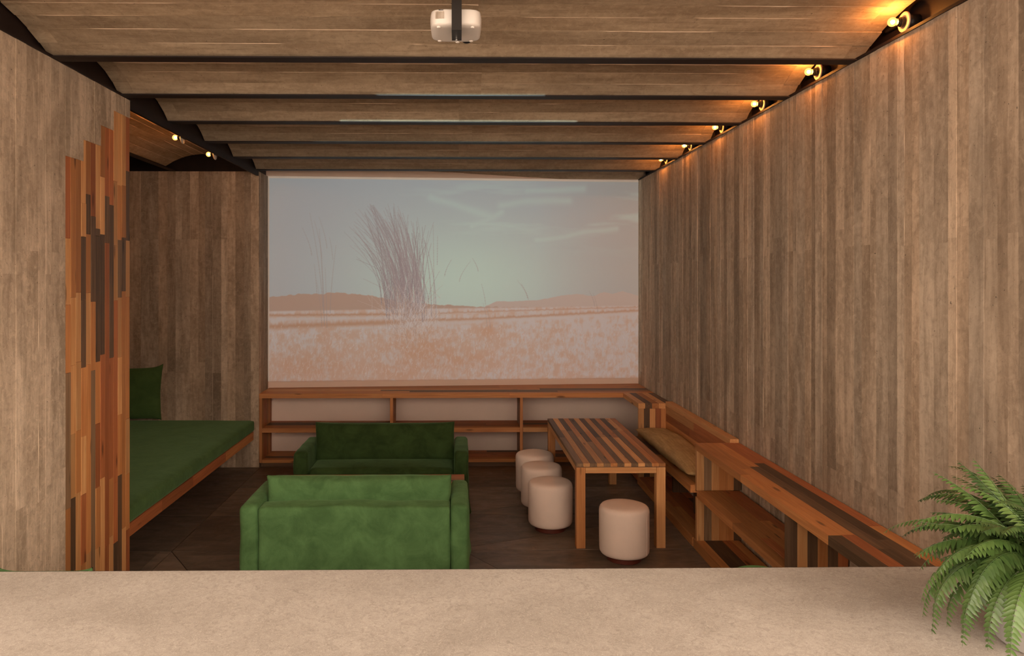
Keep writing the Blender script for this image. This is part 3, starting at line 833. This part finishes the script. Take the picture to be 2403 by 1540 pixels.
# ------------------------------------------------------------------ sofas
def make_sofa(seed, VELVET, sink=0.0):
    """local frame: width along x, back at y=0, front at y=0.72, z up"""
    t = empty('sofa'); Wd, Dp = 1.66, 0.72; hw = Wd/2
    def flare(x, y, z, p):
        k = max(0.0, 1-z/0.35)**2
        return x+math.copysign(0.022*k*(abs(x)/hw)**4, x), y+0.02*k*(1 if y > Dp*0.9 else 0), z
    def flare_front(x, y, z, p):
        k = max(0.0, 1-z/0.32)**2; q = max(0.0, (y-0.45)/0.27)
        return x+math.copysign(0.045*k*q, x), y+0.015*k*q, z
    for s in (-1, 1):
        x0, x1 = (-hw, -hw+0.135) if s < 0 else (hw-0.135, hw)
        soft_box('arm', (x0, 0.0, 0.012), (x1, Dp, 0.615), VELVET, t, 0.035, (0.006, 0.004, 0.008), 0.005, 10, (8, 18, 20), seed+s, flare_front)
    soft_box('back', (-hw+0.137, 0.0, 0.012), (hw-0.137, 0.19, 0.605), VELVET, t, 0.022, (0, 0.006, 0.004), 0.006, 8, (44, 8, 22), seed+3)
    soft_box('seat_base', (-hw+0.137, 0.192, 0.012), (hw-0.137, Dp-0.03, 0.30), VELVET, t, 0.03, (0, 0.006, 0), 0.003, 8, (36, 14, 10), seed+4)
    soft_box('seat_cushion', (-hw+0.139, 0.20, 0.302), (hw-0.139, Dp-0.005, 0.45), VELVET, t, 0.05, (0, 0.010, 0.020), 0.005, 7, (40, 18, 8), seed+5)
    Mb = Matrix.Translation((0.0, 0.292, 0.622-sink)) @ Matrix.Rotation(math.radians(98), 4, 'X')
    pillow('back_cushion', 1.40, 0.37, 0.20, VELVET, Mb, t, (56, 18), 0.34, 0.012, 0.010, seed+6, 0.010)
    return t
s1 = make_sofa(1.0, VELVET, 0.045); s1.location = (-0.752, 5.395, 0)
tag(s1, 'bright green velvet sofa standing with its back to the concrete counter', 'sofa', 'green velvet sofas')
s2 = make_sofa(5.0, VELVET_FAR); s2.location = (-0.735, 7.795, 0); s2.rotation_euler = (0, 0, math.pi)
tag(s2, 'shade-painted green velvet sofa backing onto the low shelves, its seat showing', 'sofa', 'green velvet sofas')

# coffee table between the sofas
ct = empty('coffee_table', 'low dark wooden slatted coffee table between the two green sofas', 'coffee table')
plank_run(ct, 'top_plank', (-1.55, 6.36, 0.425), (0.055, 6.86, 0.458), 'x', 8, 'y', 'red dark mid dark red', (1.0, 2.2))
for x in (-1.54, -0.025):
    for y in (6.37, 6.79): box('leg', (x, y, 0), (x+0.06, y+0.06, 0.4245), wood('z', 'red'), ct, 0.002)

# ------------------------------------------------------------------ daybed in the alcove
day = empty('daybed', 'wide green daybed mattress on a floating wooden frame in the alcove', 'daybed')
BX0, BX1 = XN+0.03, -2.425
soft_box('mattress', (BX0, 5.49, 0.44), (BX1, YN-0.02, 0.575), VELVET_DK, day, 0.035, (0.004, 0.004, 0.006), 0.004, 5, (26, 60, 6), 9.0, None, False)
plank_run(day, 'frame_plank', (BX1-0.065, 5.49, 0.34), (BX1-0.012, YN-0.05, 0.437), 'y', 1, 'z', 'mid mid red', (0.5, 1.1))
plank_run(day, 'base_plank', (BX0, 5.49, 0.395), (BX1-0.0655, YN-0.02, 0.435), 'y', 8, 'x', TD, (1.4, 2.0))
for y in (5.6, 7.1, 8.5): box('bearer', (XN+0.03, y, 0.0), (XN+0.75, y+0.08, 0.3945), wood('x', 'dark'), day)
Mp = Matrix.Translation((-3.80, 8.845, 0.906)) @ Matrix.Rotation(math.radians(80), 4, 'X') @ Matrix.Rotation(math.radians(2), 4, 'Z')
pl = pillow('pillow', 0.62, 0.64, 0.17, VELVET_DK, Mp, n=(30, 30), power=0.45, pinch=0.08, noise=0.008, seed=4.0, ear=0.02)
tag(pl, 'square dark green cushion propped against the alcove end wall', 'cushion')

# ------------------------------------------------------------------ green chairs mostly hidden behind the counter
ac = empty('armchair', 'green velvet armchair of which only the back cushion shows above the counter', 'armchair')
soft_box('back', (-0.33, 0.0, 0.012), (0.33, 0.16, 0.60), VELVET, ac, 0.04, (0, 0.006, 0), 0.004, 8, (20, 6, 18), 2)
for s in (-1, 1):
    x0, x1 = (-0.33, -0.215) if s < 0 else (0.215, 0.33)
    soft_box('arm', (x0, -0.62, 0.012), (x1, -0.002, 0.52), VELVET, ac, 0.035, (0.004, 0.004, 0.006), 0.004, 9, (6, 16, 14), 3+s)
soft_box('seat_cushion', (-0.213, -0.62, 0.012), (0.213, -0.002, 0.42), VELVET, ac, 0.045, (0, 0.006, 0.015), 0.004, 8, (14, 18, 12), 6)
pillow('back_cushion', 0.46, 0.34, 0.16, VELVET, Matrix.Translation((0, -0.09, 0.638)) @ Matrix.Rotation(math.radians(84), 4, 'X'), ac, (30, 18), 0.40, 0.03, 0.006, 3.0, 0.014)
ac.location = (-2.045, 3.80, -0.0)
tub = empty('tub_chair', 'round green velvet tub chair just peeking over the counter below the side shelf', 'armchair')
V, Fc = [], []; nseg = 40; pr = [(0.30, 0.012), (0.31, 0.06), (0.312, 0.62), (0.300, 0.665), (0.272, 0.685), (0.244, 0.665), (0.232, 0.62), (0.232, 0.40)]
for i in range(nseg+1):
    a = math.radians(-35+250*i/nseg)
    hh = 0.80+0.183*max(0.0, math.sin(a))
    for r, z in pr: V.append((r*math.cos(a), r*math.sin(a), z*(hh if z > 0.45 else 1)))
m_ = len(pr)
for i in range(nseg):
    for j in range(m_-1): Fc.append((i*m_+j, (i+1)*m_+j, (i+1)*m_+j+1, i*m_+j+1))
Fc += [tuple(range(m_)), tuple(reversed(range(nseg*m_, nseg*m_+m_)))]
link('back_shell', mesh_from('back_shell', V, Fc, True), VELVET, tub)
lathe('seat', [(0.20, 0.012), (0.228, 0.03), (0.230, 0.36), (0.215, 0.40), (0.17, 0.42), (0.02, 0.425)], VELVET, tub, 36)
tub.location = (1.62, 3.82, 0)

# ------------------------------------------------------------------ projector
pj = empty('projector', 'white ceiling-mounted projector on a black steel bar', 'projector')
PX, PY, PZ = -0.012, 3.735, 3.520
V, Fc = grid_cube((20, 20, 12)); out = []
for p in V:
    hx, hy, hz = 0.1225, 0.136, 0.044
    e = 5.0
    nrm = (abs(p[0])**e+abs(p[1])**e)**(1/e); nrm = max(nrm, 1e-6); mx = max(abs(p[0]), abs(p[1]))
    x, y = (p[0]*mx/nrm, p[1]*mx/nrm)
    edge = max(0, mx-0.72)/0.28
    z = p[2]*(1-0.22*edge**2)
    bow = 1+0.03*(1-p[2]**2)
    out.append((PX+x*hx*bow, PY+y*hy*bow, PZ+z*hz))
link('body', mesh_from('body', out, Fc, True), WHITEPL, pj)
bz = PZ-0.044
for dx, dy in ((-0.083, -0.105), (0.080, -0.105), (-0.083, 0.10), (0.078, 0.10), (0.008, 0.118)):
    lathe('foot', [(0.006, -0.0035), (0.0095, -0.002), (0.0105, 0.0), (0.0105, 0.012)], WHITEPL, pj, 18, True, 'z', (PX+dx, PY+dy, bz))
multi('back_grille', [((PX-0.098+i*0.0055, PY-0.142, PZ-0.012), (PX-0.0955+i*0.0055, PY-0.1345, PZ+0.022)) for i in range(8)], CERAMIC, pj)
lathe('lens', [(0.030, 0.0), (0.030, 0.016), (0.024, 0.018), (0.022, 0.010), (0.004, 0.014)], BLACKPL, pj, 24, True, 'z').matrix_local = Matrix.Translation((PX+0.055, PY+0.132, PZ-0.012)) @ Matrix.Rotation(math.radians(-90), 4, 'X')
multi('vent_slot', [((PX-0.083, PY-0.1365, PZ+0.029), (PX-0.060, PY-0.130, PZ+0.0325))], BLACKPL, pj)
multi('mount_bar', [((PX-0.020, PY-0.180, bz-0.012), (PX+0.028, PY-0.150, 3.70)), ((PX-0.020, PY-0.180, bz-0.036), (PX+0.028, PY-0.02, bz-0.012)),
                    ((PX-0.020, PY-0.060, bz-0.012), (PX+0.028, PY-0.02, bz+0.004))], BLACKSTEEL, pj)
lathe('screw', [(0.008, -0.010), (0.008, -0.004), (0.004, -0.004), (0.004, 0.004)], CHROME, pj, 14, False, 'z', (PX+0.004, PY-0.04, bz-0.034))
# the projector's own beam: a rectangular throw a little larger than the screen
ld = bpy.data.lights.new('projector_beam', 'SPOT'); ld.energy = PROJECTOR_WATTS; ld.spot_size = math.radians(78); ld.spot_blend = 0.0
ld.shadow_soft_size = 0.012; ld.color = (0.66, 1.0, 1.06)
ld.use_nodes = True; t_ = ld.node_tree; em = [n for n in t_.nodes if n.type == 'EMISSION'][0]
lo_ = bpy.data.objects.new('projector_beam', ld); C.objects.link(lo_); lo_.parent = pj
LX, LY, LZ = PX+0.055, PY+0.165, PZ-0.010
lo_.location = (LX, LY, LZ); lo_.rotation_euler = (math.radians(90), 0, 0)
tc = t_.nodes.new('ShaderNodeTexCoord'); sp = t_.nodes.new('ShaderNodeSeparateXYZ'); t_.links.new(tc.outputs['Normal'], sp.inputs[0])
def mth(op, a, b=None):
    n = t_.nodes.new('ShaderNodeMath'); n.operation = op
    for i, v_ in enumerate((a, b)):
        if v_ is None: continue
        if isinstance(v_, (int, float)): n.inputs[i].default_value = v_
        else: t_.links.new(v_, n.inputs[i])
    return n.outputs[0]
az = mth('ABSOLUTE', sp.outputs[2]); sx = mth('DIVIDE', sp.outputs[0], az); sy = mth('DIVIDE', sp.outputs[1], az)
SXR, SXL, SYT, SYB = 0.41, -0.445, 0.0385, -0.4455
mk = mth('MULTIPLY', mth('MULTIPLY', mth('LESS_THAN', sx, SXR), mth('GREATER_THAN', sx, SXL)), mth('MULTIPLY', mth('LESS_THAN', sy, SYT), mth('GREATER_THAN', sy, mth('ADD', mth('MULTIPLY', sx, 0.0285), SYB))))
t_.links.new(mk, em.inputs['Strength'])

# ------------------------------------------------------------------ bare bulb lamps
def make_lamp(sgn):
    """plate lies in the y,z plane at x=0, bulb points along -x (sgn=-1)"""
    t = empty('wall_lamp')
    ax = '-x'
    lathe('lamp_plate', [(0.055, 0.0), (0.055, 0.005), (0.051, 0.009), (0.036, 0.010), (0.034, 0.006)], CERAMIC, t, 36, True, ax)
    lathe('socket', [(0.026, 0.010), (0.026, 0.026), (0.022, 0.028), (0.022, 0.034), (0.018, 0.036), (0.018, 0.044)], BLACKPL, t, 28, False, ax)
    pr = [(0.012, 0.040), (0.014, 0.048)]+[(0.0245*math.sin(math.radians(q)), 0.068-0.0245*math.cos(math.radians(q))) for q in range(45, 176, 13)]
    bb = lathe('bulb', pr, BULB, t, 24, True, ax)
    lathe('filament', [(0.011*math.sin(math.radians(q)), 0.066-0.011*math.cos(math.radians(q))) for q in range(5, 176, 19)], FILAMENT, bb, 14, True, ax)
    return t
lp = make_lamp(-1)
ORD = ('sixth', 'fifth', 'fourth', 'third', 'second', 'first')
LY_ = (3.97, 4.93, 5.84, 6.74, 7.66, 8.55)
first = True
for y, od in zip(LY_, ORD):
    l_ = lp if first else copy_thing(lp); first = False
    l_.location = (XR+0.022, y, 3.632)
    tag(l_, 'lit bare bulb lamp above the long concrete wall, %s from the screen' % od, 'lamp', 'bare bulbs above the long concrete wall')
    lathe('stem', [(0.042, -0.067), (0.042, -0.001)], BLACKSTEEL, l_, 24, True, '-x')
    box('conduit', (0.030, 0.055, 0.02), (0.045, 0.24, 0.035), BLACKSTEEL, l_)
for y, lb in ((6.62, 'lit bare bulb lamp under the alcove lintel, farther from the screen'), (7.50, 'lit bare bulb lamp under the alcove lintel, closer to the screen')):
    l_ = copy_thing(lp); l_.location = (XL-0.042, y, 3.503)
    for ch in list(l_.children):
        if ch.name.startswith(('stem', 'conduit')): bpy.data.objects.remove(ch)
    tag(l_, lb, 'lamp', 'bare bulbs under the alcove lintel')
    box('back_plate', (0.001, -0.05, -0.012), (0.0165, 0.05, 0.040), BLACKSTEEL, l_)

# ------------------------------------------------------------------ concrete counter in the foreground
cn = empty('counter', 'broad trowelled concrete counter top in front of the lounge', 'counter')
box('slab', (-2.9, 0.95, COUNTER_Z-0.10), (XR-0.01, COUNTER_Y, COUNTER_Z), COUNTER, cn, 0.004)
box('edge_angle', (-2.9, COUNTER_Y+0.0005, COUNTER_Z-0.05), (XR-0.01, COUNTER_Y+0.006, COUNTER_Z-0.003), BLACKSTEEL, cn)
box('support_wall', (-2.9, 1.1, 0.0), (XR-0.01, COUNTER_Y-0.05, COUNTER_Z-0.1005), COUNTER, cn)

# ------------------------------------------------------------------ potted fern
fern = empty('potted_fern', 'lush green fern in a round grey pot on the concrete counter', 'plant')
PCX, PCY = 1.395, 1.715
GREYPOT = mat_plain('grey_cement_pot', srgb(150, 145, 140), 0.75, 0.25, 0.0, 0.15, 14)
lathe('pot', [(0.118, 0.0), (0.124, 0.004), (0.130, 0.10), (0.136, 0.205), (0.139, 0.210), (0.139, 0.222), (0.130, 0.222), (0.127, 0.18)], GREYPOT, fern, 56, True, 'z', (PCX, PCY, COUNTER_Z))
lathe('soil', [(0.126, 0.165), (0.126, 0.185), (0.05, 0.20), (0.005, 0.203)], SOIL, fern, 32, True, 'z', (PCX, PCY, COUNTER_Z))
def frond(az_, length, elev, droop, seed, w0=0.034, twist=0.0):
    rr = random.Random(seed)
    n = int(length/0.0112); P = []; el = math.radians(elev); a = math.radians(az_)
    p = Vector((PCX+0.035*math.cos(a)*rr.uniform(0.2, 1.6), PCY+0.035*math.sin(a)*rr.uniform(0.2, 1.6), COUNTER_Z+0.19))
    ds = length/n; side_w = rr.uniform(-0.25, 0.25)
    for i in range(n+1):
        d = Vector((math.cos(el)*math.cos(a), math.cos(el)*math.sin(a), math.sin(el)))
        P.append((p.copy(), d)); p = p+d*ds
        if p.z < COUNTER_Z+0.035 and i > 3: break
        el -= math.radians(droop)*ds*(0.5+1.2*i/n); a += side_w*ds
        el = max(el, math.radians(-84))
    n = len(P)-1
    V, Fc = [], []
    for i, (q, d) in enumerate(P):                                   # rachis: three-sided stem
        sd = d.cross(Vector((0, 0, 1)))
        if sd.length < 1e-3: sd = Vector((1, 0, 0))
        sd.normalize(); up = sd.cross(d).normalized(); r = 0.0016*(1-0.7*i/n)
        for k_ in range(3):
            b = 2*math.pi*k_/3; V.append(tuple(q+sd*r*math.cos(b)+up*r*math.sin(b)))
    for i in range(n):
        for k_ in range(3):
            m2 = (k_+1) % 3; Fc.append((3*i+k_, 3*i+m2, 3*i+3+m2, 3*i+3+k_))
    for i in range(int(n*0.16), n):
        q, d = P[i]; t = i/n
        sd = d.cross(Vector((0, 0, 1)))
        if sd.length < 1e-3: sd = Vector((1, 0, 0))
        sd.normalize(); up = sd.cross(d).normalized()
        ll = w0*min(1.0, 0.45+2.2*(t-0.16))*(1-max(0, t-0.45)/0.55*0.82)*rr.uniform(0.88, 1.1)
        for s in (-1, 1):
            ang = math.radians(68+rr.uniform(-6, 6)-18*t)
            v0 = (sd*s*math.sin(ang)+d*math.cos(ang)-up*rr.uniform(0.10, 0.38)).normalized()
            wv = (d*math.sin(ang)-sd*s*math.cos(ang)).normalized()
            nv = v0.cross(wv).normalized()
            hw_ = 0.0056*min(1, ll/0.022)
            b0 = len(V)
            tip = q+v0*ll-up*ll*0.12
            prof_ = ((0.04, 0.55), (0.16, 1.0), (0.45, 0.92), (0.75, 0.6))
            crv = lambda f_: -up*ll*(0.22*f_*f_)-d*0.0+d*ll*0.10*f_*f_
            lf = [q+v0*ll*f_+wv*hw_*g_+crv(f_) for f_, g_ in prof_]; rt_ = [q+v0*ll*f_-wv*hw_*g_*0.9+crv(f_) for f_, g_ in prof_]
            mid_ = [q+v0*ll*f_-nv*hw_*0.22*s+crv(f_) for f_, g_ in prof_]
            V += [tuple(x_) for x_ in lf+mid_+rt_]+[tuple(tip+crv(1.0)*0.6)]
            for j in range(3): Fc += [(b0+j, b0+j+1, b0+5+j, b0+4+j), (b0+4+j, b0+5+j, b0+9+j, b0+8+j)]
            Fc += [(b0+3, b0+12, b0+7), (b0+7, b0+12, b0+11)]
    return link('frond', mesh_from('frond', V, Fc, True), LEAF, fern)
fr = random.Random(5)
# fronds the photograph shows singly, then the rest of the clump
for spec in ((172, 0.31, 24, 60), (168, 0.29, 26, 230), (190, 0.31, 36, 280), (205, 0.33, 34, 300), (150, 0.27, 56, 120), (135, 0.27, 60, 90), (120, 0.25, 64, 80), (160, 0.26, 42, 200), (215, 0.40, 26, 340),
             (185, 0.38, 22, 340), (225, 0.34, 40, 280), (178, 0.27, 46, 260), (200, 0.27, 50, 240), (196, 0.40, 24, 330), (210, 0.34, 18, 330), (180, 0.36, 16, 320), (170, 0.34, 12, 300), (188, 0.30, 8, 320)):
    frond(*spec, fr.random(), 0.044)
for i in range(100):
    az_ = fr.uniform(0, 360); L_ = fr.uniform(0.20, 0.36)
    if 215 < az_ < 330: L_ *= 0.72
    frond(az_, L_, fr.uniform(12, 68), fr.uniform(160, 340), fr.random(), fr.uniform(0.034, 0.045))
